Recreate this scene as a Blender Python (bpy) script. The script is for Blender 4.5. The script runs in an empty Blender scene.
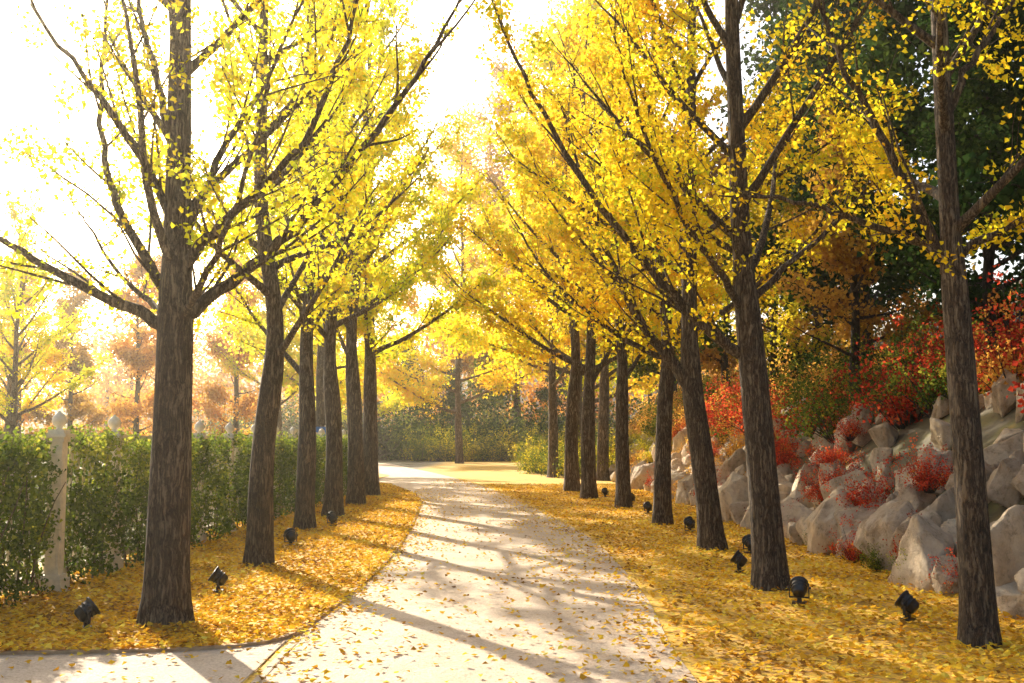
import bpy, math, bmesh
import numpy as np
from mathutils import Vector, noise as mnoise

scene = bpy.context.scene
COL = scene.collection

# ------------------------------------------------------------------ helpers
class MB:
    def __init__(s): s.V=[];s.F=[];s.M=[];s.S=[];s.T=[];s.n=0
    def add(s,V,F,mat=0,smooth=False,tint=0.5):
        V=np.asarray(V,float).reshape(-1,3);F=np.asarray(F,int).reshape(-1,4)
        s.V.append(V);s.F.append(F+s.n);s.n+=len(V)
        s.M.append(np.full(len(F),mat,int));s.S.append(np.full(len(F),smooth,bool))
        s.T.append(np.broadcast_to(np.asarray(tint,float),(len(F),)).copy())
    def mesh(s,name,mats):
        V=np.concatenate(s.V);F=np.concatenate(s.F)
        me=bpy.data.meshes.new(name)
        me.vertices.add(len(V));me.vertices.foreach_set("co",V.astype(np.float32).ravel())
        me.loops.add(F.size);me.loops.foreach_set("vertex_index",F.astype(np.int32).ravel())
        me.polygons.add(len(F));me.polygons.foreach_set("loop_start",np.arange(0,F.size,4,dtype=np.int32))
        me.polygons.foreach_set("material_index",np.concatenate(s.M).astype(np.int32))
        me.update(calc_edges=True)
        me.polygons.foreach_set("use_smooth",np.concatenate(s.S))
        a=me.attributes.new("tint",'FLOAT','FACE');a.data.foreach_set("value",np.concatenate(s.T).astype(np.float32))
        for m in mats: me.materials.append(m)
        return me

def obj(name,me,loc=(0,0,0),rz=0,sc=1,parent=None,rot=None):
    o=bpy.data.objects.new(name,me);COL.objects.link(o)
    o.location=loc;o.rotation_euler=rot if rot else (0,0,rz)
    o.scale=(sc,sc,sc) if np.isscalar(sc) else sc
    if parent: o.parent=parent
    return o
def empty(name,loc=(0,0,0),rz=0):
    o=bpy.data.objects.new(name,None);COL.objects.link(o);o.location=loc;o.rotation_euler=(0,0,rz);o.empty_display_size=.2
    return o
def nrm(v): v=np.asarray(v,float);return v/ (np.linalg.norm(v)+1e-9)

def tube(mb,pts,rad,sides=6,mat=0,lump=0,seed=0,tint=.5):
    pts=np.asarray(pts,float);n=len(pts)
    T=np.gradient(pts,axis=0);T/=np.linalg.norm(T,axis=1,keepdims=True)+1e-9
    ref=np.array([1,0,0.]) if abs(T[0,0])<.8 else np.array([0,1,0.])
    A=np.cross(T,ref);A/=np.linalg.norm(A,axis=1,keepdims=True)+1e-9
    B=np.cross(T,A)
    th=np.linspace(0,2*np.pi,sides,endpoint=False)
    R=np.asarray(rad,float)[:,None]*np.ones((1,sides))
    if lump:
        z=pts[:,2][:,None];t=th[None,:];r=np.random.default_rng(seed).uniform(0,6.28,8)
        fl=np.exp(-np.clip(z,0,None)/.35)
        R=R*(1+lump*(np.sin(3*t+r[0]+z*.5)*(.5+1.6*fl)+.6*np.sin(5*t+r[1]-z*.9)*(.6+1.8*fl)+.45*np.sin(9*t+r[2]+1.3*np.sin(z*2+r[3]))+.5*np.sin(z*3.1+2*t+r[4])+.35*np.sin(13*t+2*np.sin(z*3.3+r[5])+r[6])))
    V=pts[:,None,:]+R[:,:,None]*(np.cos(th)[None,:,None]*A[:,None,:]+np.sin(th)[None,:,None]*B[:,None,:])
    i=np.arange(n-1)[:,None]*sides;j=np.arange(sides)[None,:];k=(j+1)%sides
    F=np.stack([i+j,i+k,i+sides+k,i+sides+j],-1).reshape(-1,4)
    mb.add(V.reshape(-1,3),F,mat,True,tint)

def curve(rng,p,d,L,n,up=.1,wob=.08):
    pts=[np.array(p,float)];d=nrm(d);st=L/n
    W=rng.normal(size=(n,3))*wob
    for i in range(n):
        d=d+W[i];d[2]+=up;d=d/math.sqrt(d[0]**2+d[1]**2+d[2]**2)
        pts.append(pts[-1]+d*st)
    return np.array(pts)

def leaves(mb,rng,P,size,mat=1,tint=None,flat=False,droop=.3,wide=.55):
    M=len(P)
    if M==0:return
    s=(size*rng.uniform(.65,1.2,M))[:,None]
    if flat:
        ang=rng.uniform(0,6.283,M)
        a=np.stack([np.cos(ang),np.sin(ang),rng.normal(0,.28,M)],1)
        nn=np.stack([rng.normal(0,.35,M),rng.normal(0,.35,M),np.ones(M)],1)
        b=np.cross(nn,a)
    else:
        a=rng.normal(size=(M,3));a[:,2]-=droop
        b=np.cross(a,rng.normal(size=(M,3)))
    a/=np.linalg.norm(a,axis=1,keepdims=True)+1e-9
    b/=np.linalg.norm(b,axis=1,keepdims=True)+1e-9
    n=np.cross(a,b)
    bend=rng.uniform(-.18,.22,M)[:,None]
    V=np.stack([P,P+s*(.72*a+wide*b+bend*n),P+s*(.95*a),P+s*(.72*a-wide*b+bend*n)],1)
    F=np.arange(4*M).reshape(M,4)
    if tint is None: tint=rng.uniform(0,1,M)
    mb.add(V.reshape(-1,3),F,mat,False,np.clip(tint,0,1))

# ------------------------------------------------------------------ materials
def newmat(name):
    m=bpy.data.materials.new(name);m.use_nodes=True
    nt=m.node_tree;nt.nodes.clear()
    out=nt.nodes.new("ShaderNodeOutputMaterial")
    return m,nt,out
def N(nt,t,**kw):
    n=nt.nodes.new(t)
    for k,v in kw.items():
        if k in n.inputs.keys(): n.inputs[k].default_value=v
        else: setattr(n,k,v)
    return n
def ramp(nt,stops,fac=None):
    r=nt.nodes.new("ShaderNodeValToRGB");e=r.color_ramp.elements
    e[0].position=stops[0][0];e[0].color=(*stops[0][1],1)
    e[1].position=stops[-1][0];e[1].color=(*stops[-1][1],1)
    for p,c in stops[1:-1]:
        x=e.new(p);x.color=(*c,1)
    if fac is not None: nt.links.new(fac,r.inputs[0])
    return r
def leafmat(name,stops,transl=.5,clump=1.2,tr_gain=(1.15,1.12,1.0),gloss=False):
    m,nt,out=newmat(name);L=nt.links
    at=N(nt,"ShaderNodeAttribute");at.attribute_name="tint"
    geo=N(nt,"ShaderNodeNewGeometry")
    nz=N(nt,"ShaderNodeTexNoise",Scale=clump,Detail=1.0);L.new(geo.outputs["Position"],nz.inputs["Vector"])
    mr=N(nt,"ShaderNodeMath",operation='MULTIPLY_ADD');mr.inputs[1].default_value=1.3;mr.inputs[2].default_value=-.65
    L.new(nz.outputs[0],mr.inputs[0])
    ad=N(nt,"ShaderNodeMath",operation='ADD',use_clamp=True);L.new(at.outputs["Fac"],ad.inputs[0]);L.new(mr.outputs[0],ad.inputs[1])
    r=ramp(nt,stops,ad.outputs[0])
    d=N(nt,"ShaderNodeBsdfDiffuse");t=N(nt,"ShaderNodeBsdfTranslucent")
    mul=N(nt,"ShaderNodeMix",data_type='RGBA',blend_type='MULTIPLY');mul.inputs[0].default_value=1
    L.new(r.outputs[0],mul.inputs[6]);mul.inputs[7].default_value=(*tr_gain,1)
    L.new(r.outputs[0],d.inputs[0]);L.new(mul.outputs[2],t.inputs[0])
    mx=N(nt,"ShaderNodeMixShader");mx.inputs[0].default_value=transl
    L.new(d.outputs[0],mx.inputs[1]);L.new(t.outputs[0],mx.inputs[2])
    L.new(mx.outputs[0],out.inputs[0])
    return m

M_lemon=leafmat("ginkgo_leaf_lemon",[(0,(.34,.46,.03)),(.35,(.70,.70,.035)),(.7,(.84,.70,.035)),(1,(.84,.58,.03))],.62)
M_gold=leafmat("ginkgo_leaf_gold",[(0,(.42,.50,.03)),(.3,(.78,.66,.03)),(.7,(.86,.63,.03)),(1,(.82,.46,.03))],.6)
M_fall=leafmat("fallen_leaf",[(0,(.30,.15,.03)),(.25,(.64,.34,.03)),(.6,(.82,.50,.035)),(.85,(.86,.62,.06)),(1,(.90,.74,.12))],.2,.9)
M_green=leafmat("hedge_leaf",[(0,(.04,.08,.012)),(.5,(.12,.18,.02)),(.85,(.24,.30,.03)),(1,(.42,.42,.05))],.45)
M_dark=leafmat("evergreen_leaf",[(0,(.012,.03,.010)),(.6,(.035,.07,.018)),(1,(.10,.15,.03))],.3,.5)
M_olive=leafmat("shrub_leaf_green",[(0,(.05,.09,.015)),(.5,(.13,.19,.03)),(1,(.40,.36,.04))],.4)
M_red=leafmat("shrub_leaf_red",[(0,(.18,.03,.015)),(.4,(.52,.05,.03)),(.85,(.70,.12,.04)),(1,(.62,.30,.06))],.5,2.0)
M_orange=leafmat("autumn_leaf_orange",[(0,(.38,.17,.04)),(.5,(.70,.36,.07)),(1,(.82,.56,.10))],.5,.5)
M_rust=leafmat("autumn_leaf_rust",[(0,(.24,.13,.04)),(.5,(.50,.27,.05)),(1,(.66,.44,.07))],.45,.4)
M_yshr=leafmat("shrub_leaf_yellow",[(0,(.14,.18,.02)),(.5,(.52,.45,.03)),(1,(.82,.62,.04))],.45)

def barkmat(name,dark,mid,light):
    m,nt,out=newmat(name);L=nt.links
    tc=N(nt,"ShaderNodeTexCoord")
    n0=N(nt,"ShaderNodeTexNoise",Scale=5.0,Detail=5.0);L.new(tc.outputs["Object"],n0.inputs["Vector"])
    va=N(nt,"ShaderNodeVectorMath",operation='MULTIPLY_ADD');va.inputs[1].default_value=(.07,.07,.4)
    L.new(n0.outputs["Color"],va.inputs[0]);L.new(tc.outputs["Object"],va.inputs[2])
    mp=N(nt,"ShaderNodeMapping");mp.inputs["Scale"].default_value=(1,1,.12);L.new(va.outputs[0],mp.inputs[0])
    n1=N(nt,"ShaderNodeTexNoise",Scale=26.0,Detail=6.0,Roughness=.65);L.new(mp.outputs[0],n1.inputs["Vector"])
    s1=N(nt,"ShaderNodeMath",operation='MULTIPLY_ADD');s1.inputs[1].default_value=6;s1.inputs[2].default_value=-3;L.new(n1.outputs[0],s1.inputs[0])
    s2=N(nt,"ShaderNodeMath",operation='ABSOLUTE',use_clamp=True);L.new(s1.outputs[0],s2.inputs[0])
    mp2=N(nt,"ShaderNodeMapping");mp2.inputs["Scale"].default_value=(1,1,.5);L.new(va.outputs[0],mp2.inputs[0])
    n3=N(nt,"ShaderNodeTexNoise",Scale=38.0,Detail=6.0,Roughness=.85);L.new(mp2.outputs[0],n3.inputs["Vector"])
    mx=N(nt,"ShaderNodeMath",operation='MULTIPLY_ADD');mx.inputs[1].default_value=.6;L.new(s2.outputs[0],mx.inputs[0])
    m3=N(nt,"ShaderNodeMath",operation='MULTIPLY');m3.inputs[1].default_value=.8;L.new(n3.outputs[0],m3.inputs[0]);L.new(m3.outputs[0],mx.inputs[2])
    r=ramp(nt,[(.38,dark),(.62,mid),(.95,light)],mx.outputs[0])
    n2=N(nt,"ShaderNodeTexNoise",Scale=1.7,Detail=4.0);L.new(tc.outputs["Object"],n2.inputs["Vector"])
    r2=ramp(nt,[(.3,(.72,.70,.66)),(.7,(1.2,1.14,1.05))],n2.outputs[0])
    mu=N(nt,"ShaderNodeMix",data_type='RGBA',blend_type='MULTIPLY');mu.inputs[0].default_value=1
    L.new(r.outputs[0],mu.inputs[6]);L.new(r2.outputs[0],mu.inputs[7])
    b=N(nt,"ShaderNodeBump",Strength=1.0,Distance=.06);L.new(mx.outputs[0],b.inputs["Height"])
    p=N(nt,"ShaderNodeBsdfPrincipled",Roughness=.9);L.new(mu.outputs[2],p.inputs["Base Color"]);L.new(b.outputs[0],p.inputs["Normal"])
    L.new(p.outputs[0],out.inputs[0]);return m
M_bark=barkmat("ginkgo_bark",(.028,.018,.012),(.17,.12,.08),(.38,.30,.21))
M_bark2=barkmat("dark_bark",(.015,.01,.008),(.06,.045,.035),(.13,.10,.08))

def simple(name,c,rough=.6,nscale=8,var=.25,bump=.2,bdist=.01,metal=0):
    m,nt,out=newmat(name);L=nt.links
    tc=N(nt,"ShaderNodeTexCoord")
    n=N(nt,"ShaderNodeTexNoise",Scale=float(nscale),Detail=6.0,Roughness=.65);L.new(tc.outputs["Object"],n.inputs["Vector"])
    lo=tuple(x*(1-var) for x in c);hi=tuple(min(1,x*(1+var)) for x in c)
    r=ramp(nt,[(.3,lo),(.7,hi)],n.outputs[0])
    b=N(nt,"ShaderNodeBump",Strength=bump,Distance=bdist);L.new(n.outputs[0],b.inputs["Height"])
    p=N(nt,"ShaderNodeBsdfPrincipled",Roughness=rough,Metallic=metal);L.new(r.outputs[0],p.inputs["Base Color"]);L.new(b.outputs[0],p.inputs["Normal"])
    L.new(p.outputs[0],out.inputs[0]);return m
M_black=simple("black_metal",(.018,.018,.02),.4,20,.3,.05)
M_glass=simple("lamp_glass",(.10,.11,.12),.1,5,.2,0)
M_white=simple("cream_painted_stone",(.72,.64,.50),.6,12,.2,.2)
M_kerb=simple("kerb_stone",(.40,.27,.15),.85,9,.4,.4)
M_twig=simple("hedge_stem",(.10,.07,.04),.9,20,.4,.2)
M_blue=simple("blue_painted_metal",(.04,.16,.50),.4,6,.15,.05)

# path
m,nt,out=newmat("sand_paving");L=nt.links
geo=N(nt,"ShaderNodeNewGeometry")
a=N(nt,"ShaderNodeTexNoise",Scale=45.0,Detail=4.0,Roughness=.85);b_=N(nt,"ShaderNodeTexNoise",Scale=1.3,Detail=7.0,Roughness=.75)
for x in (a,b_): L.new(geo.outputs["Position"],x.inputs["Vector"])
r1=ramp(nt,[(.3,(.36,.25,.17)),(.45,(.64,.515,.39)),(.7,(.84,.73,.59))],a.outputs[0])
r2=ramp(nt,[(.3,(.78,.69,.59)),(.7,(1.05,1.02,.98))],b_.outputs[0])
mu=N(nt,"ShaderNodeMix",data_type='RGBA',blend_type='MULTIPLY');mu.inputs[0].default_value=1
L.new(r1.outputs[0],mu.inputs[6]);L.new(r2.outputs[0],mu.inputs[7])
bp=N(nt,"ShaderNodeBump",Strength=.8,Distance=.015);L.new(a.outputs[0],bp.inputs["Height"])
bp2=N(nt,"ShaderNodeBump",Strength=.6,Distance=.08);L.new(b_.outputs[0],bp2.inputs["Height"]);L.new(bp.outputs[0],bp2.inputs["Normal"])
p=N(nt,"ShaderNodeBsdfPrincipled",Roughness=.8);L.new(mu.outputs[2],p.inputs["Base Color"]);L.new(bp2.outputs[0],p.inputs["Normal"])
L.new(p.outputs[0],out.inputs[0]);M_path=m

# litter ground
def littermat(name,cols,scale=22.0):
    m,nt,out=newmat(name);L=nt.links
    geo=N(nt,"ShaderNodeNewGeometry")
    vo=N(nt,"ShaderNodeTexVoronoi",Scale=scale);L.new(geo.outputs["Position"],vo.inputs["Vector"])
    sp=N(nt,"ShaderNodeSeparateColor");L.new(vo.outputs["Color"],sp.inputs[0])
    nz=N(nt,"ShaderNodeTexNoise",Scale=.9,Detail=5.0,Roughness=.65);L.new(geo.outputs["Position"],nz.inputs["Vector"])
    ma=N(nt,"ShaderNodeMath",operation='MULTIPLY_ADD');ma.inputs[1].default_value=.55;L.new(sp.outputs[0],ma.inputs[0])
    mb_=N(nt,"ShaderNodeMath",operation='MULTIPLY_ADD');mb_.inputs[1].default_value=1.2;mb_.inputs[2].default_value=-.38;L.new(nz.outputs[0],mb_.inputs[0]);L.new(mb_.outputs[0],ma.inputs[2])
    r=ramp(nt,cols,ma.outputs[0])
    b=N(nt,"ShaderNodeBump",Strength=.9,Distance=.03);L.new(sp.outputs[1],b.inputs["Height"])
    p=N(nt,"ShaderNodeBsdfPrincipled",Roughness=.85);L.new(r.outputs[0],p.inputs["Base Color"]);L.new(b.outputs[0],p.inputs["Normal"])
    L.new(p.outputs[0],out.inputs[0]);return m,nt,p,r
LC=[(.0,(.14,.075,.03)),(.22,(.42,.23,.035)),(.5,(.70,.41,.035)),(.85,(.84,.56,.05))]
M_litter,_,_,_=littermat("leaf_litter",LC)
M_ground,nt,p,r=littermat("ground_soil_and_litter",LC)
L=nt.links
geo=N(nt,"ShaderNodeNewGeometry");sx=N(nt,"ShaderNodeSeparateXYZ");L.new(geo.outputs["Position"],sx.inputs[0])
ab=N(nt,"ShaderNodeMath",operation='ABSOLUTE');L.new(sx.outputs[0],ab.inputs[0])
nz=N(nt,"ShaderNodeTexNoise",Scale=1.5,Detail=6.0);L.new(geo.outputs["Position"],nz.inputs["Vector"])
ad=N(nt,"ShaderNodeMath",operation='ADD');L.new(ab.outputs[0],ad.inputs[0]);L.new(nz.outputs[0],ad.inputs[1])
mr=N(nt,"ShaderNodeMapRange");mr.inputs["From Min"].default_value=4.9;mr.inputs["From Max"].default_value=6.0;L.new(ad.outputs[0],mr.inputs[0])
g=ramp(nt,[(.3,(.045,.032,.02)),(.5,(.10,.08,.035)),(.65,(.17,.15,.05)),(.75,(.40,.26,.05))],nz.outputs[0])
mx=N(nt,"ShaderNodeMix",data_type='RGBA');L.new(mr.outputs[0],mx.inputs[0]);L.new(r.outputs[0],mx.inputs[6]);L.new(g.outputs[0],mx.inputs[7]);L.new(mx.outputs[2],p.inputs["Base Color"])

# rock
m,nt,out=newmat("boulder_stone");L=nt.links
tc=N(nt,"ShaderNodeTexCoord");oi=N(nt,"ShaderNodeObjectInfo")
n1=N(nt,"ShaderNodeTexNoise",Scale=3.0,Detail=8.0,Roughness=.7);n2=N(nt,"ShaderNodeTexNoise",Scale=8.0,Detail=9.0,Roughness=.78)
L.new(tc.outputs["Object"],n1.inputs["Vector"]);L.new(tc.outputs["Object"],n2.inputs["Vector"])
r1=ramp(nt,[(.3,(.42,.31,.20)),(.45,(.66,.54,.40)),(.58,(.78,.68,.54)),(.75,(.84,.78,.68))],n1.outputs[0])
r2=ramp(nt,[(.34,(.45,.40,.35)),(.46,(.92,.89,.85)),(.7,(1.06,1.05,1.02))],n2.outputs[0])
r3=ramp(nt,[(0,(.78,.74,.72)),(.5,(1.,.95,.88)),(1,(1.1,1.07,1.02))],oi.outputs["Random"])
mu=N(nt,"ShaderNodeMix",data_type='RGBA',blend_type='MULTIPLY');mu.inputs[0].default_value=1
mu2=N(nt,"ShaderNodeMix",data_type='RGBA',blend_type='MULTIPLY');mu2.inputs[0].default_value=1
L.new(r1.outputs[0],mu.inputs[6]);L.new(r2.outputs[0],mu.inputs[7]);L.new(mu.outputs[2],mu2.inputs[6]);L.new(r3.outputs[0],mu2.inputs[7])
b=N(nt,"ShaderNodeBump",Strength=1.0,Distance=.08);L.new(n2.outputs[0],b.inputs["Height"])
p=N(nt,"ShaderNodeBsdfPrincipled",Roughness=.9);L.new(mu2.outputs[2],p.inputs["Base Color"]);L.new(b.outputs[0],p.inputs["Normal"])
L.new(p.outputs[0],out.inputs[0]);M_rock=m

# ------------------------------------------------------------------ terrain
def xb(y): return np.interp(y,[0,10,13,18,27,35,44,60,80,110],[4.9,4.75,4.4,4.5,4.5,4.2,4.2,4.4,8,20])
def hgt(x,y):
    x=np.asarray(x,float);y=np.asarray(y,float)
    s=x-xb(y)
    t=np.clip(s/2.6,0,1);h=1.9*t*t*(3-2*t)
    h=h+np.clip(s-2.2,0,16)*.42
    h=h+.12*np.sin(x*1.3+y*.7)*np.clip(s/3,0,1)
    return h
xs=np.concatenate([[-600,-300,-120,-60,-30,-15],np.arange(-8,26,.5),[30,40,60,120,300,600]])
ys=np.concatenate([[-60,-20,-5],np.arange(0,80,.75),[85,95,110,140,200,400,1200]])
X,Y=np.meshgrid(xs,ys);Z=hgt(X,Y)
mb=MB();nx=len(xs);i=np.arange(len(ys)-1)[:,None]*nx;j=np.arange(nx-1)[None,:]
mb.add(np.stack([X,Y,Z],-1).reshape(-1,3),np.stack([i+j,i+j+1,i+nx+j+1,i+nx+j],-1).reshape(-1,4),0,True)
obj("ground",mb.mesh("ground",[M_ground]))

# path ------------------------------------------------------------
RE=np.array([(1.05,3.0),(1.12,5),(1.22,7.2),(1.24,8.8),(1.37,11.7),(1.34,16.8),(1.09,20.7),(.64,25.1),(-.06,31.4),(-1.1,39),(-3.4,52),(-5.8,63),(-9.6,78),(-20,100)])
LE=np.array([(-1.72,3.0),(-1.72,5),(-1.72,7.2),(-1.75,9.17),(-1.67,11),(-1.63,14.7),(-1.8,19.6),(-2.1,25.1),(-2.45,29.3),(-3.4,35.2),(-5.8,45),(-9.0,55),(-14,68),(-27,88)])
def dens(P,k=8):
    tt=np.linspace(0,len(P)-1,(len(P)-1)*k+1)
    out=[]
    for q in tt:
        i1=int(min(q,len(P)-2));f=q-i1
        p0=P[max(i1-1,0)];p1=P[i1];p2=P[i1+1];p3=P[min(i1+2,len(P)-1)]
        out.append(.5*((2*p1)+(-p0+p2)*f+(2*p0-5*p1+4*p2-p3)*f*f+(-p0+3*p1-3*p2+p3)*f**3))
    return np.array(out)
RD=dens(RE);LD=dens(LE)
def strip(mb,A,B,zA,zB,mat=0,smooth=False,nseg=1):
    n=len(A)
    rows=[]
    for k in range(nseg+1):
        f=k/nseg
        P=A*(1-f)+B*f;z=np.full((n,1),zA*(1-f)+zB*f)
        rows.append(np.hstack([P,z]))
    V=np.stack(rows,1).reshape(-1,3);w=nseg+1
    i=np.arange(n-1)[:,None]*w;j=np.arange(nseg)[None,:]
    mb.add(V,np.stack([i+j,i+j+1,i+w+j+1,i+w+j],-1).reshape(-1,4),mat,smooth)
mb=MB();strip(mb,LD,RD,.008,.008,0,False,4);obj("path",mb.mesh("path",[M_path]))
KC=np.array([(-1.79,9.17),(-1.83,8.98),(-2.0,8.74),(-2.3,8.57),(-2.8,8.46),(-3.9,8.36),(-5.5,8.3),(-9,8.25),(-16,8.2)])
mb=MB()
low=np.array([(x,3.0) for x,_ in KC]);strip(mb,low,KC,.006,.006,0,False,4)
obj("side_pavement",mb.mesh("side_pavement",[M_path]))
mb=MB()
jl=LD[:25];jl=jl[jl[:,1]<9.1]
strip(mb,jl+[-.06,0],jl+[-.048,0],.0125,.0125);strip(mb,jl+[.05,0],jl+[.062,0],.0125,.0125)
obj("paving_joint",mb.mesh("paving_joint",[M_kerb]))
isl_y=LD[:,1]>9.1
edge=np.vstack([KC[::-1],LD[isl_y]])
from_edge=dens(edge,3)
T=np.gradient(from_edge,axis=0);T/=np.linalg.norm(T,axis=1,keepdims=True)
Nn=np.stack([-T[:,1],T[:,0]],1)
kin=from_edge+Nn*.035
mb=MB();strip(mb,from_edge,from_edge,.0,.03);strip(mb,from_edge,kin,.03,.032);strip(mb,kin,kin,.032,.0)
obj("kerb",mb.mesh("kerb",[M_kerb]))
mb=MB()
back=np.stack([np.minimum(kin[:,0]-.05,-5.4-0*kin[:,0]),np.maximum(kin[:,1],9.5)],1)
back=np.where((kin[:,0]<-5.4)[:,None],kin+[0,6],back)
strip(mb,kin,back,.028,.03,0,False,6)
obj("leaf_covered_bed",mb.mesh("leaf_covered_bed",[M_litter]))

# ------------------------------------------------------------------ trees
def gtree(seed,H=11,r0=.2,crotch=2.6,nprim=24,Lmax=4.2,trunk_pts=None,custom=(),nleaf=20000,lsize=.075,mats=None,
          elev=(28,52),dens_sec=9,up=.045,leaf_lo=2.3,clr=9,sig=.085,low_bias=1.0,sides=28,thin=1.0,twigs=True,patch=1.9):
    rng=np.random.default_rng(seed);mb=MB()
    n=70;z=np.linspace(-.1,H,n)
    if trunk_pts is None:
        w=rng.normal(0,.10,(8,2));w[0]=0;w[1]*=.4
        tx=np.interp(z,np.linspace(0,H,8),w[:,0]);ty=np.interp(z,np.linspace(0,H,8),w[:,1])
    else:
        tp=np.array(trunk_pts);tx=np.interp(z,tp[:,0],tp[:,1]);ty=np.interp(z,tp[:,0],tp[:,2])
    k=np.ones(9)/9
    tx=np.convolve(np.pad(tx,4,'edge'),k,'valid');ty=np.convolve(np.pad(ty,4,'edge'),k,'valid')
    rr=r0*np.clip(1-z/H,0,1)**.85*.98+.010+r0*.28*np.exp(-np.clip(z,0,None)/.2)
    rr*=1-.16*np.clip((z-crotch+.3)/.6,0,1)
    tube(mb,np.stack([tx,ty,z],1),rr,sides,0,.04,seed)
    segs=[];wts=[]
    def tr(zz): return np.array([np.interp(zz,z,tx),np.interp(zz,z,ty),zz]),np.interp(zz,z,rr)
    prim=[]
    for c in custom:
        pts=np.array(c[1:],float)
        d=dens(pts,5);d+=rng.normal(0,.012,d.shape);prim.append((d,c[0]))
    az=rng.uniform(0,6.28)
    for q in range(nprim):
        f=(q+.3)/nprim
        zz=crotch+(H-crotch-.7)*f**low_bias+rng.uniform(-.12,.12)
        az+=2.4+rng.normal(0,.35)
        p,rt=tr(zz);e=math.radians(elev[0]+(elev[1]-elev[0])*f+rng.normal(0,7))
        Lp=Lmax*(1-.72*f)*rng.uniform(.75,1.12)
        d=[math.cos(az)*math.cos(e),math.sin(az)*math.cos(e),math.sin(e)]
        c=curve(rng,p,d,Lp,10,up,.05)
        prim.append((c,min(rt*.5,(.015+.0095*Lp)*thin)))
    for c,r in prim:
        n_=len(c);s=np.linspace(0,1,n_)
        tube(mb,c,r*(1-s)**.8+.005+r*.35*np.exp(-s*18),8,0)
        Lp=np.linalg.norm(np.diff(c,axis=0),axis=1).sum()
        ns=max(4,int(dens_sec*Lp/3.5))
        for m_ in range(ns):
            t=.16+.82*(m_+rng.uniform(0,.8))/ns;t=min(t,.98)
            ii=t*(n_-1);i0=int(ii);fr=ii-i0;i1=min(i0+1,n_-1)
            p=c[i0]*(1-fr)+c[i1]*fr;T_=nrm(c[i1]-c[max(i0-1,0)])
            side=nrm(np.cross(T_,[0,0,1]))*(1 if m_%2 else -1)
            d=T_*.85+side*rng.uniform(.35,.85)+np.array([0,0,rng.uniform(-.35,.45)])+rng.normal(0,.12,3)
            Ls=(.35+.40*Lp*(1-t*.75))*rng.uniform(.5,1.0)
            sc=curve(rng,p,d,Ls,5,.05,.07)
            tube(mb,sc,(.003+r*.25*(1-t*.5))*np.linspace(1,.25,6)+.0018,5,0)
            segs.append(sc);wts.append(Ls*1.0)
            nt_=max(2,int(Ls*4.2))
            for u in range(nt_):
                tt=rng.uniform(.15,1);k0=min(int(tt*5),4)
                p2=sc[k0]+(sc[k0+1]-sc[k0])*(tt*5-k0)
                T2=nrm(sc[k0+1]-sc[k0])
                d2=T2*.7+rng.normal(0,.5,3)
                tw=curve(rng,p2,d2,rng.uniform(.18,.55),3,.03,.12)
                if twigs: tube(mb,tw,np.array([.005,.004,.003,.002]),3,0)
                segs.append(np.array([tw[0],tw[1],tw[2],tw[3],tw[3],tw[3]]))
                wts.append(.5)
        if n_>6:
            o=c[int(n_*.4):];idx=np.linspace(0,len(o)-1,6).astype(int);segs.append(o[idx]);wts.append(Lp*.4)
    S=np.array(segs);W=np.array(wts)
    mid=S.mean(1)
    fld=np.array([mnoise.noise(Vector(m_*.8+seed*3.1)) for m_ in mid])
    W=W*np.clip(.5+patch*fld,.06,2)*np.where(mid[:,2]<leaf_lo,.15,1)
    nc=max(1,nleaf//clr)
    pick=rng.choice(len(S),nc,p=W/W.sum())
    t=rng.uniform(0,4.999,nc);k0=t.astype(int);fr=(t-k0)[:,None]
    C=S[pick,k0]*(1-fr)+S[pick,k0+1]*fr
    tc=rng.normal(.5,.18,nc)
    P=np.repeat(C,clr,0)+rng.normal(0,sig,(nc*clr,3))*[1,1,.8]
    tint=np.repeat(tc,clr)+rng.normal(0,.12,nc*clr)
    leaves(mb,rng,P,lsize,1,tint)
    return mb.mesh("ginkgo_tree_mesh",mats)

Gm=[M_bark,M_gold];Lm=[M_bark,M_lemon]
L1=gtree(11,H=10.5,r0=.185,crotch=3.0,nprim=15,Lmax=2.8,nleaf=12000,mats=Lm,lsize=.048,
 trunk_pts=[(-.1,0,0),(2.6,.02,0),(4.2,.0,.02),(6,-.02,0),(10.5,.1,0)],elev=(40,64),leaf_lo=2.6,sides=40,clr=7,sig=.065,patch=1.7,
 custom=[(.055,(0,0,2.5),(-.3,-.05,2.72),(-.63,-.1,2.85),(-1.16,-.2,3.14),(-1.7,-.3,3.45),(-2.6,-.5,4.0)),
  (.065,(0,0,2.5),(.22,.02,2.78),(.69,.1,3.14),(1.2,.2,3.72),(1.74,.2,4.4),(2.2,.1,5.0),(2.6,.1,5.8)),
  (.05,(0,0,3.0),(.25,-.1,3.3),(.62,-.3,3.55),(1.2,-.5,4.1),(1.6,-.7,4.9),(1.8,-.8,5.8)),
  (.045,(0,0,3.3),(.2,.05,3.75),(.42,.1,4.3),(.8,.2,5.0),(1.1,.3,6.0)),
  (.05,(0,0,2.7),(-.2,.05,3.05),(-.55,.2,3.6),(-.8,.3,4.3),(-.85,.4,5.5),(-.8,.4,6.3)),
  (.04,(0,0,3.4),(-.2,-.1,3.9),(-.55,-.3,4.5),(-1.0,-.5,5.1),(-1.4,-.6,6)),
  (.04,(0,0,4.0),(-.12,-.1,4.6),(-.3,-.2,5.4),(-.4,-.2,6.4)),
  (.035,(0,0,2.6),(.35,-.4,2.9),(.8,-1.0,3.5),(1.2,-1.5,4.5)),
  (.04,(0,0,2.6),(-.3,.6,2.8),(-.9,1.2,3.2),(-1.6,1.9,4.0))])
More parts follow.
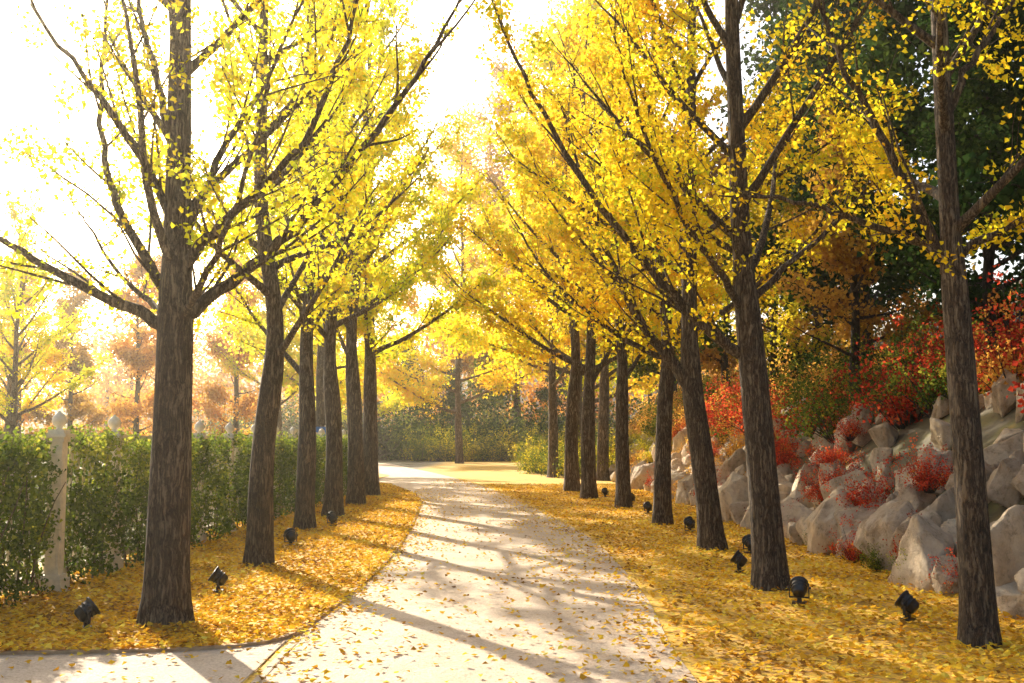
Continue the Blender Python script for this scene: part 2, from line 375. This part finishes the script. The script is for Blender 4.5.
R1=gtree(23,H=9.5,r0=.125,crotch=3.1,nprim=14,Lmax=2.7,nleaf=10500,mats=Gm,lsize=.044,elev=(30,58),sides=36,clr=7,sig=.07,
 trunk_pts=[(-.1,0,0),(1.6,-.05,0),(3,-.12,0),(5,-.16,0),(9.5,-.2,0)],leaf_lo=2.9,
 custom=[(.05,(-.12,0,2.95),(-.3,0,3.3),(-.7,-.05,4.1),(-1.1,-.1,4.9),(-1.4,-.1,5.8)),
  (.04,(-.12,0,3.0),(-.35,.05,3.2),(-.8,.2,3.42),(-1.3,.3,3.6),(-1.9,.5,3.7)),
  (.04,(-.12,0,3.05),(.1,-.02,3.2),(.5,-.1,3.42),(1.2,-.1,3.9)),
  (.035,(-.14,0,4.2),(.05,0,4.6),(.4,.05,5.1),(.8,.1,5.8))])
R2=gtree(31,H=11,r0=.172,crotch=3.3,nprim=17,Lmax=3.5,nleaf=15000,mats=Gm,lsize=.054,elev=(34,60),sides=36,clr=8,sig=.08,
 trunk_pts=[(-.1,0,0),(2.0,-.14,0),(3.7,-.27,0),(6.4,-.33,0),(11,-.3,0)],leaf_lo=2.9,
 custom=[(.068,(-.16,0,2.45),(-.4,-.02,2.62),(-.85,-.05,3.0),(-1.4,-.1,3.6),(-2.1,-.2,4.55),(-2.7,-.3,5.6),(-3.0,-.3,6.4)),
  (.045,(-.2,0,2.9),(-.5,-.2,3.35),(-1.0,-.5,4.0),(-1.5,-.8,5.0),(-1.8,-.9,6.0)),
  (.04,(-.2,0,3.1),(.2,.05,3.5),(.8,.1,4.0),(1.5,.2,4.7)),
  (.04,(-.2,0,3.6),(-.7,.3,4.0),(-1.4,.5,4.5),(-2.2,.8,5.2))])
R3=gtree(41,H=11.5,r0=.178,crotch=3.0,nprim=18,Lmax=3.8,nleaf=15000,mats=Gm,lsize=.064,elev=(32,58),
 trunk_pts=[(-.1,0,0),(1.2,-.1,0),(2.5,-.3,0),(4.0,-.28,0),(11.5,-.1,0)],leaf_lo=2.7,
 custom=[(.09,(-.28,0,2.35),(-.55,0,2.75),(-.95,-.05,3.25),(-1.35,-.1,4.0),(-1.8,-.1,5.2),(-2.2,-.1,6.6)),
  (.05,(-.28,0,2.6),(-.8,.2,2.9),(-1.6,.4,3.4),(-2.4,.6,4.2),(-3.0,.7,5.2))])
V=[gtree(100+k,H=[11,12,11.5,12.5][k],r0=[.165,.155,.17,.165][k],crotch=[2.6,2.7,2.5,2.9][k],nprim=22,Lmax=[3.9,3.8,4.1,4.0][k],nleaf=15000,lsize=.08,mats=Gm,elev=(30,58),sides=18,dens_sec=7) for k in range(4)]
VL=[gtree(120+k,H=[10.5,11][k],r0=.16,crotch=[2.6,2.5][k],nprim=20,Lmax=3.5,nleaf=12000,lsize=.06,mats=Lm,elev=(32,60),sides=20,dens_sec=8,patch=1.8) for k in range(2)]
VF=[gtree(140+k,H=20,r0=.22,crotch=2.8,nprim=30,Lmax=7.5,nleaf=22000,lsize=.17,mats=Gm,elev=(10,58),sides=12,dens_sec=4,sig=.3,clr=12,twigs=False,patch=1.0) for k in range(2)]

def place(me,x,y,rz=0,sc=1,leaf=None,z=None,name="ginkgo_tree",bark=None):
    o=obj(name,me,(x,y,float(hgt(x,y)) if z is None else z),rz,sc)
    if leaf:
        o.material_slots[1].link='OBJECT';o.material_slots[1].material=leaf
    return o
place(L1,-2.99,9.67,z=.02);place(R1,3.68,8.8);place(R2,2.82,12.1);place(R3,2.93,16.3)
for me,x,y,rz,sc in [(VL[0],-3.2,14.1,.5,1),(VL[1],-3.67,19.6,1.5,1.05),(VL[0],-3.68,22.9,3.,1.15),(V[3],-3.79,27.1,4.2,1.2),(V[0],-4.0,31.4,2.2,1.35)]:
    place(me,x,y,rz,sc,M_lemon,.02)
for x,y,k,rz,sc in [(2.85,21.2,3,.7,1.0),(2.65,26.3,1,2.6,1.1),(2.1,30.3,2,5.0,1.2),(1.85,34.5,0,3.9,1.35),(1.77,47.6,1,.4,1.4),(3.6,44,3,1.9,1.4)]:
    place(V[k],x,y,rz,sc,M_gold)
for x,y,k,rz,sc,lf in [(-11,52,3,3,1.1,M_lemon),(-6.5,37.5,1,.2,1.4,M_lemon),(-13.5,30,0,2,.75,M_lemon),(-16.5,36,2,4,.75,M_gold)]:
    place(V[k],x,y,rz,sc,lf)
for x,y,k,rz,sc,lf in [(-3.6,76,0,1,1.2,M_gold),(3.2,54,1,2,1.2,M_lemon),(4.5,66,0,4,1.35,M_gold),(-12,84,1,3,.95,M_lemon),(-8.6,50,0,5,.95,M_lemon),(0.5,100,1,5,1.8,M_rust)]:
    place(VF[k],x,y,rz,sc,lf)

def btree(seed,H,nleaf,lsize,mats,low=.15,Lmax=3.5,sig=.3,elev=(5,45)):
    return gtree(seed,H=H,r0=.22,crotch=H*low,nprim=24,Lmax=Lmax,nleaf=nleaf,lsize=lsize,mats=mats,elev=elev,dens_sec=4,leaf_lo=.3,clr=18,sig=sig,sides=10,twigs=False,thin=1.4)
E=[btree(200,11,13000,.16,[M_bark2,M_dark]),btree(201,13,13000,.17,[M_bark2,M_dark],.1,4.2)]
for x,y,k,rz,sc in [(9.0,13,0,0,.95),(10.5,17,1,1,.9),(8.6,21,0,2,1.0),(11.5,24,1,3,1.0),(9,28,0,4,1.1),(12.5,12,1,5,1.0),(9.5,34,1,.5,1.0),(7.8,17.8,0,1.7,.6),(10.5,41,1,2.4,1.3)]:
    place(E[k],x,y,rz,sc,name="evergreen_tree")
for x,y,rz,sc,lf in [(7.5,24,0,.62,M_rust),(7.4,31,1,.7,M_yshr),(7.4,38,2,.85,M_rust),(7.0,48,4,1.1,M_olive),(-2,98,1,1.0,M_olive),(-9,96,2,.9,M_dark),(-16,96,4,.9,M_dark),(-5,94,3,.7,M_dark),(5,96,5,1.0,M_dark)]:
    place(E[0],x,y,rz,sc,lf,name="autumn_broadleaf_tree" if lf in (M_orange,M_rust,M_yshr) else "broadleaf_tree")
K=btree(210,13,12000,.17,[M_bark2,M_orange],.08,2.6,.25,(0,40))
for x,y,rz,sc,lf in [(-15,44,0,.72,M_orange),(-20,50,1,.75,M_rust),(-25,56,2,.85,M_orange),(-13.5,54,3,.85,M_orange),(-19,60,5,.95,M_orange),(-32,66,3,.9,M_orange)]:
    place(K,x,y,rz,sc,lf,name="dawn_redwood_tree",z=0)

# ------------------------------------------------------------------ shrubs
def shrub(seed,R,H,nleaf,lsize,nc=110):
    rng=np.random.default_rng(seed);mb=MB()
    u=rng.uniform(0,1,nc)**.5;th=rng.uniform(0,6.283,nc);ph=np.arccos(rng.uniform(0,1,nc))
    lump=1+.35*np.sin(3*th+seed)+.3*np.sin(5*th+2*ph)
    C=np.stack([R*u*lump*np.sin(ph)*np.cos(th),R*u*lump*np.sin(ph)*np.sin(th),.12+H*u*np.cos(ph)*lump],1)
    for c in C[::2]:
        p=np.array([c[0]*.15,c[1]*.15,-.1]);tube(mb,np.array([p,p*.5+c*.5+[0,0,.05],c]),[.01,.006,.003],4,0)
    k=nleaf//nc
    P=np.repeat(C,k,0)+rng.normal(0,R*.11,(nc*k,3))
    P[:,2]=np.abs(P[:,2])
    leaves(mb,rng,P,lsize,1,np.repeat(rng.normal(.45,.22,nc),k)+rng.normal(0,.17,nc*k))
    return mb.mesh("shrub_mesh",[M_bark2,M_red])
S=[shrub(300,.8,1.0,2800,.05),shrub(301,.9,.8,2800,.052),shrub(302,.6,.75,2000,.04)]
rng=np.random.default_rng(5)
for yy in np.arange(9,56,.7):
    for row,(s0,s1) in enumerate([(.5,1.9),(2.0,3.2),(3.6,5.0)]):
        if rng.uniform()<.1: continue
        y=yy+rng.uniform(-.4,.4);x=float(xb(y))+rng.uniform(s0,s1)
        if row==0 and rng.uniform()<.25: continue
        q=rng.uniform()
        if row==0: lf=M_red if q<.72 else (M_rust if q<.78 else M_olive)
        elif row==1: lf=M_red if q<.55 else (M_orange if q<.62 else M_olive)
        else: lf=M_red if q<.35 else (M_rust if q<.42 else M_dark if q<.65 else M_olive)
        if yy>24 and lf is M_red and q<.3: lf=M_orange
        if yy>38: lf=[M_orange,M_yshr,M_olive][int(q*3)]
        place(S[int(rng.integers(3))],x,y,rng.uniform(0,6),rng.uniform(.7,1.1)*(1+.25*row)*(.58 if row==0 else 1),lf,name="shrub",z=float(hgt(x,y))+(.36 if row==0 else 0))
for x,y,s,lf in [(4.5,12.2,.45,M_olive),(4.45,13.6,.4,M_olive),(4.5,16.1,.45,M_olive),(4.75,11.5,.5,M_red),(4.5,14.6,.5,M_red),(4.6,18.2,.5,M_red),(4.75,12.9,.55,M_red),(4.8,20.5,.7,M_red),(4.8,23,.7,M_orange),(4.8,26,.8,M_red),(4.6,29,.8,M_orange),(4.5,33,.8,M_red),(4.4,38,1,M_orange)]:
    place(S[2],x,y,x*3+y,s,lf,name="shrub")
for q in range(20):
    x=-7+q*.8;place(S[q%3],x,84+rng.uniform(-1,1)+abs(x)*.1,q,2.3,M_yshr if q%3 else M_olive,z=0,name="shrub")
for q in range(11,22):
    place(S[q%3],-2+q*.28,66-q*1.0,q,1.5,M_yshr if q%3==0 else M_olive,name="shrub")
for q in range(22):
    place(S[q%3],-22+q*1.4,90+rng.uniform(-1,1),q,3.6+rng.uniform(0,1.5),M_dark if q%3 else M_olive,z=0,name="shrub")

# ------------------------------------------------------------------ boulders
def boulder(seed):
    rng=np.random.default_rng(seed);bm=bmesh.new()
    P=rng.normal(size=(14,3));P/=np.linalg.norm(P,axis=1,keepdims=True);P*=rng.uniform(.85,1.12,(14,1));P*=[.55,.44,.52]
    for p in P: bm.verts.new(p)
    bmesh.ops.convex_hull(bm,input=bm.verts)
    bmesh.ops.bevel(bm,geom=list(bm.edges),offset=.025,segments=2,affect='EDGES',profile=.6)
    bmesh.ops.triangulate(bm,faces=bm.faces)
    for it in range(3):
        le_=[e for e in bm.edges if e.calc_length()>.10]
        if not le_: break
        bmesh.ops.subdivide_edges(bm,edges=le_,cuts=1)
        bmesh.ops.triangulate(bm,faces=bm.faces)
    for v in bm.verts:
        v.co+=v.co.normalized()*(.05*mnoise.noise(v.co*4+Vector((seed,0,0)))+.03*mnoise.noise(v.co*10))
    me=bpy.data.meshes.new("boulder_mesh");bm.to_mesh(me);bm.free();me.materials.append(M_rock)
    for f in me.polygons: f.use_smooth=True
    return me
B=[boulder(k) for k in range(10)]
wall=empty("rock_retaining_wall")
rng=np.random.default_rng(77)
for layer,(s,zz,sz) in enumerate([(0.12,.2,.85),(.42,.6,.72),(.85,1.0,.72),(1.3,1.4,.68),(1.8,1.8,.62),(2.4,2.1,.55)]):
    y=8.3+layer*.3
    while y<52:
        sc=sz*rng.uniform(.5,1.4);st=.78*sc
        y+=st*.54
        if not(layer>=3 and rng.uniform()<.35) and not(rng.uniform()<.1):
            x=float(xb(y))+s+rng.uniform(-.15,.15)
            z=max(float(hgt(x,y)),0)+.16*sc+rng.uniform(-.05,.12)
            obj("boulder",B[int(rng.integers(10))],(x,y,z),0,(sc*rng.uniform(.8,1.1),sc*rng.uniform(.8,1.15),sc*rng.uniform(.85,1.5)),wall,rot=tuple(rng.uniform(-.4,.4,2))+(rng.uniform(0,6.28),))
        y+=st*.54

# ------------------------------------------------------------------ hedge & fence
rng=np.random.default_rng(9);mb=MB()
yy0=11.6-1.83;posts=[yy0+1.83*k for k in range(14)]
nc=11500;cy=8.9+27*rng.uniform(0,1,nc)**1.2;side=rng.uniform(-1,1,nc);side=np.sign(side)*np.abs(side)**.45
cz=rng.uniform(.02,1,nc)**.8
top=1.58+.05*np.sin(cy*2.1)+.04*np.sin(cy*5.3+1)
cx=-4.88+.25*side*(1-.3*cz**5)+.05*np.sin(cy*3.7)+.05*np.clip((cy-12.3),0,1)
C=np.stack([cx,cy,cz*top],1)
fld=np.array([mnoise.noise(Vector((c[0]*1.5,c[1]*1.6,c[2]*1.8))) for c in C])
keep=(fld>-.33)
keep&=~((np.abs(cy-11.55)<.15)&(cx>-4.98)&(rng.uniform(0,1,nc)<.90))
C=C[keep];kk=9
P=np.repeat(C,kk,0)+rng.normal(0,.05,(len(C)*kk,3));P[:,2]=np.abs(P[:,2])+.03
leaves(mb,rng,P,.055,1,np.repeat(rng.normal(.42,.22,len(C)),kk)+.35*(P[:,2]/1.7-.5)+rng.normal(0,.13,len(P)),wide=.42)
for q in range(230):
    y=8.9+27*rng.uniform()**1.2;c=curve(rng,(-4.88+rng.uniform(-.18,.18),y,1.5),(rng.normal(0,.3),rng.normal(0,.3),1),rng.uniform(.12,.3),4,0,.1)
    tube(mb,c,np.linspace(.005,.002,5),3,0)
    leaves(mb,rng,np.repeat(c,3,0)+rng.normal(0,.02,(15,3)),.05,1,rng.uniform(.5,1,15),wide=.4)
for y in np.arange(8.9,36,.16):
    x=-4.9+rng.uniform(-.12,.12);yq=y+rng.uniform(-.05,.05)
    tube(mb,curve(rng,(x,yq,0),(rng.normal(0,.1),rng.normal(0,.15),1),rng.uniform(1.25,1.55),6,0,.07),np.linspace(.013,.004,7),5,0)
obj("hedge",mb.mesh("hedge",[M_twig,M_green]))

def box(mb,cx,cy,cz,sx,sy,sz,mat=0):
    v=np.array([(x,y,z) for z in(-.5,.5) for y in(-.5,.5) for x in(-.5,.5)])*[sx,sy,sz]+[cx,cy,cz]
    mb.add(v,[(0,2,3,1),(4,5,7,6),(0,1,5,4),(2,6,7,3),(0,4,6,2),(1,3,7,5)],mat)
def lathe(mb,cx,cy,prof,sides=14,mat=0):
    pr=np.array(prof,float);tube(mb,np.stack([np.full(len(pr),cx),np.full(len(pr),cy),pr[:,1]],1),pr[:,0],sides,mat)
fence=empty("balustrade_fence")
pm=MB()
box(pm,0,0,.07,.24,.24,.14);box(pm,0,0,.16,.20,.20,.04)
box(pm,0,0,.86,.14,.14,1.38)
for sx,sy in ((1,0),(-1,0),(0,1),(0,-1)):
    for zc,h in ((.5,.5),(1.15,.5)):
        if sx: box(pm,sx*.0725,0,zc,.012,.08,h)
        else: box(pm,0,sy*.0725,zc,.08,.012,h)
box(pm,0,0,1.575,.18,.18,.05);box(pm,0,0,1.62,.23,.23,.04);box(pm,0,0,1.66,.17,.17,.04)
lathe(pm,0,0,[(.035,1.68),(.03,1.70),(.06,1.73),(.078,1.765),(.07,1.81),(.04,1.845),(.018,1.86),(.016,1.87),(.001,1.88)])
pme=pm.mesh("fence_post",[M_white])
for q,y in enumerate(posts): obj("fence_post",pme,(-4.76 if q<2 else -4.84,y,0.03),0,1,fence)
rm=MB()
for a_,b2 in zip(posts[:-1],posts[1:]):
    c=(a_+b2)/2;l=b2-a_-.15
    box(rm,-4.95,c,1.63,.08,l+.1,.06);box(rm,-4.95,c,.18,.08,l,.07)
    for y in np.arange(a_+.25,b2-.15,.19):
        lathe(rm,-4.95,y,[(.028,.215),(.028,.3),(.018,.34),(.03,.55),(.02,.8),(.018,1.2),(.028,1.45),(.028,1.60)],6)
obj("rails_and_balusters",rm.mesh("rails",[M_white]),(0,0,0),0,1,fence)
bm_=MB()
for sx in (-.22,.22): box(bm_,sx,0,1.0,.04,.04,2.0,1)
box(bm_,0,-.03,1.78,.60,.02,.36,0);box(bm_,0,-.045,1.78,.44,.008,.06,1)
obj("blue_notice_board",bm_.mesh("blue_notice_board",[M_blue,M_white]),(-5.3,30.0,0),.1)

# ------------------------------------------------------------------ ground spotlights
def spot_mesh():
    mb=MB()
    box(mb,0,0,.012,.16,.12,.024);box(mb,0,0,.045,.05,.05,.045)
    box(mb,0,0,.075,.20,.035,.015)
    box(mb,-.1075,0,.15,.012,.03,.165);box(mb,.1075,0,.15,.012,.03,.165)
    t=math.radians(35);ax=np.array([0,math.cos(t),math.sin(t)]);c=np.array([0,0,.18])
    prof=[(.001,-.11),(.05,-.108),(.072,-.09),(.078,-.04),(.088,-.038),(.088,-.03),(.078,-.028),(.082,.0),(.092,.002),(.092,.01),(.084,.012),(.092,.06),(.104,.062),(.104,.082),(.09,.082),(.088,.07)]
    tube(mb,np.array([c+ax*q[1]+ax*1e-4*i for i,q in enumerate(prof)]),[q[0] for q in prof],20,0)
    tube(mb,np.array([c+ax*.0705,c+ax*.0706]),[.088,.0005],20,1)
    lathe(mb,.118,0,[(.001,.165),(.016,.166),(.016,.194),(.001,.195)],8)
    lathe(mb,-.118,0,[(.001,.165),(.016,.166),(.016,.194),(.001,.195)],8)
    return mb.mesh("ground_spotlight",[M_black,M_glass])
SM=spot_mesh()
for x,y,rz in [(-3.55,9.35,-1.0),(-3.05,11.6,1.8),(-3.3,16.6,.5),(-3.3,20.4,.5),(3.5,9.9,.9),(2.8,10.9,-.3),(2.75,13.5,1.2),(3.35,15.7,.2),(3.1,19.4,.4),(2.95,24.1,.5),(3.0,27.9,.3),(2.6,31,.2),(1.9,37,0)]:
    obj("ground_spotlight",SM,(x,y,.03 if x<0 else .012),rz,.85)

# ------------------------------------------------------------------ fallen leaves
rng=np.random.default_rng(3);mb=MB()
re=lambda y:np.interp(y,RD[:,1],RD[:,0]);le=lambda y:np.interp(y,LD[:,1],LD[:,0])
def scat(n,x0,x1,y0,y1,z,cond,size=.06):
    y=y0+(y1-y0)*rng.uniform(0,1,n)**1.35;x=rng.uniform(x0,x1,n)
    k=cond(x,y);x=x[k];y=y[k]
    zz=z+rng.uniform(0,.03,len(x))
    leaves(mb,rng,np.stack([x,y,zz],1),size,0,rng.normal(.5,.3,len(x)),flat=True)
scat(55000,-1,5.2,5,40,.012,lambda x,y:(x>re(y)+.02+np.abs(rng.normal(0,.06,len(x))))&(x<xb(y)+.4),.055)
scat(46000,-5.3,-1.4,8.3,40,.038,lambda x,y:(x<le(y)+.02)&(y>np.interp(-x,-KC[:,0],KC[:,1])-.02),.055)
def edgeprob(x,y):
    d=np.minimum(np.abs(x-re(y))*.5,np.abs(x-le(y))*.8)
    nzv=np.array([mnoise.noise(Vector((a_*.8,b_*.5,3))) for a_,b_ in zip(x,y)])
    pr=np.exp(-d/.16)*.9+.10+np.clip(nzv,0,1)*.5
    return (x>le(y))&(x<re(y))&(rng.uniform(0,1,len(x))<pr)
scat(38000,-3,1.5,4,45,.013,edgeprob,.05)
scat(900,-7,-1.7,4,8.6,.013,lambda x,y:(y<np.interp(-x,-KC[:,0],KC[:,1]))&(x<-1.7),.05)
obj("fallen_leaves",mb.mesh("fallen_leaves",[M_fall]))

# ------------------------------------------------------------------ distant trees and hills
rng=np.random.default_rng(8);mb=MB()
for q in range(46):
    x=-95+q*3.1+rng.uniform(-1,1);y=112+rng.uniform(-8,14);H=rng.uniform(11,17);R=rng.uniform(3,4.5)
    nc=50;u=rng.uniform(0,1,nc)**.35;th=rng.uniform(0,6.28,nc);ph=np.arccos(rng.uniform(-1,1,nc))
    C=np.stack([x+R*u*np.sin(ph)*np.cos(th),y+R*u*np.sin(ph)*np.sin(th),H*.53+H*.47*u*np.cos(ph)],1)
    P=np.repeat(C,22,0)+rng.normal(0,.65,(nc*22,3));P[:,2]=np.abs(P[:,2])
    leaves(mb,rng,P,.45,1,rng.uniform(.1,.9)+rng.normal(0,.12,len(P)))
    tube(mb,np.array([(x,y,0),(x,y,H*.6)]),[.3,.12],6,0)
obj("distant_trees",mb.mesh("distant_trees",[M_bark2,M_orange]))
mb=MB();a1=np.linspace(-500,500,60);hh=26+12*np.sin(a1*.012+1)+6*np.sin(a1*.04)+3*np.sin(a1*.11)
rows=[(330,0*hh-1),(350,hh*.5),(380,hh*.85),(420,hh),(480,hh*.8)]
Vv=np.stack([np.stack([a1,np.full_like(a1,r_[0]),r_[1]],1) for r_ in rows],0).reshape(-1,3);w=60
i=np.arange(4)[:,None]*w;j=np.arange(w-1)[None,:]
mb.add(Vv,np.stack([i+j,i+j+1,i+w+j+1,i+w+j],-1).reshape(-1,4),0,True)
obj("hills",mb.mesh("hills",[simple("hill_forest",(.30,.24,.16),.95,.08,.4,.5,2)]))

# ------------------------------------------------------------------ morning haze (real scattering air)
mb=MB();box(mb,-50,95,19.5,240,212,41)
hm,nt,out=newmat("haze");vs=N(nt,"ShaderNodeVolumeScatter",Density=.0010,Anisotropy=.8);vs.inputs["Color"].default_value=(1,.92,.74,1)
nt.links.new(vs.outputs[0],out.inputs["Volume"])
obj("haze",mb.mesh("haze",[hm]))

# ------------------------------------------------------------------ light, world, camera
az=math.radians(-28);el=math.radians(25)
sd=Vector((math.sin(az)*math.cos(el),math.cos(az)*math.cos(el),math.sin(el)))
ld=bpy.data.lights.new("sun",'SUN');ld.energy=12;ld.angle=math.radians(.6);ld.color=(1,.88,.69)
lo=bpy.data.objects.new("sun",ld);COL.objects.link(lo);lo.rotation_euler=(-sd).to_track_quat('-Z','Y').to_euler();lo.location=(-20,40,30)
w=bpy.data.worlds.new("World");scene.world=w;w.use_nodes=True;nt=w.node_tree
bg=nt.nodes["Background"];sky=nt.nodes.new("ShaderNodeTexSky");sky.sky_type='NISHITA';sky.sun_disc=False
sky.sun_elevation=el;sky.sun_rotation=az;sky.dust_density=4.0;sky.air_density=1.0;sky.ozone_density=.6
nt.links.new(sky.outputs[0],bg.inputs[0]);bg.inputs[1].default_value=.27
cam=bpy.data.cameras.new("camera");co=bpy.data.objects.new("camera",cam);COL.objects.link(co)
co.location=(0,0,1.6);co.rotation_euler=(math.radians(90+5.12),0,0);cam.sensor_width=36;cam.lens=38.67;cam.clip_end=3000;cam.clip_start=.05
scene.camera=co
scene.view_settings.view_transform='Standard';scene.view_settings.look='None';scene.view_settings.exposure=0
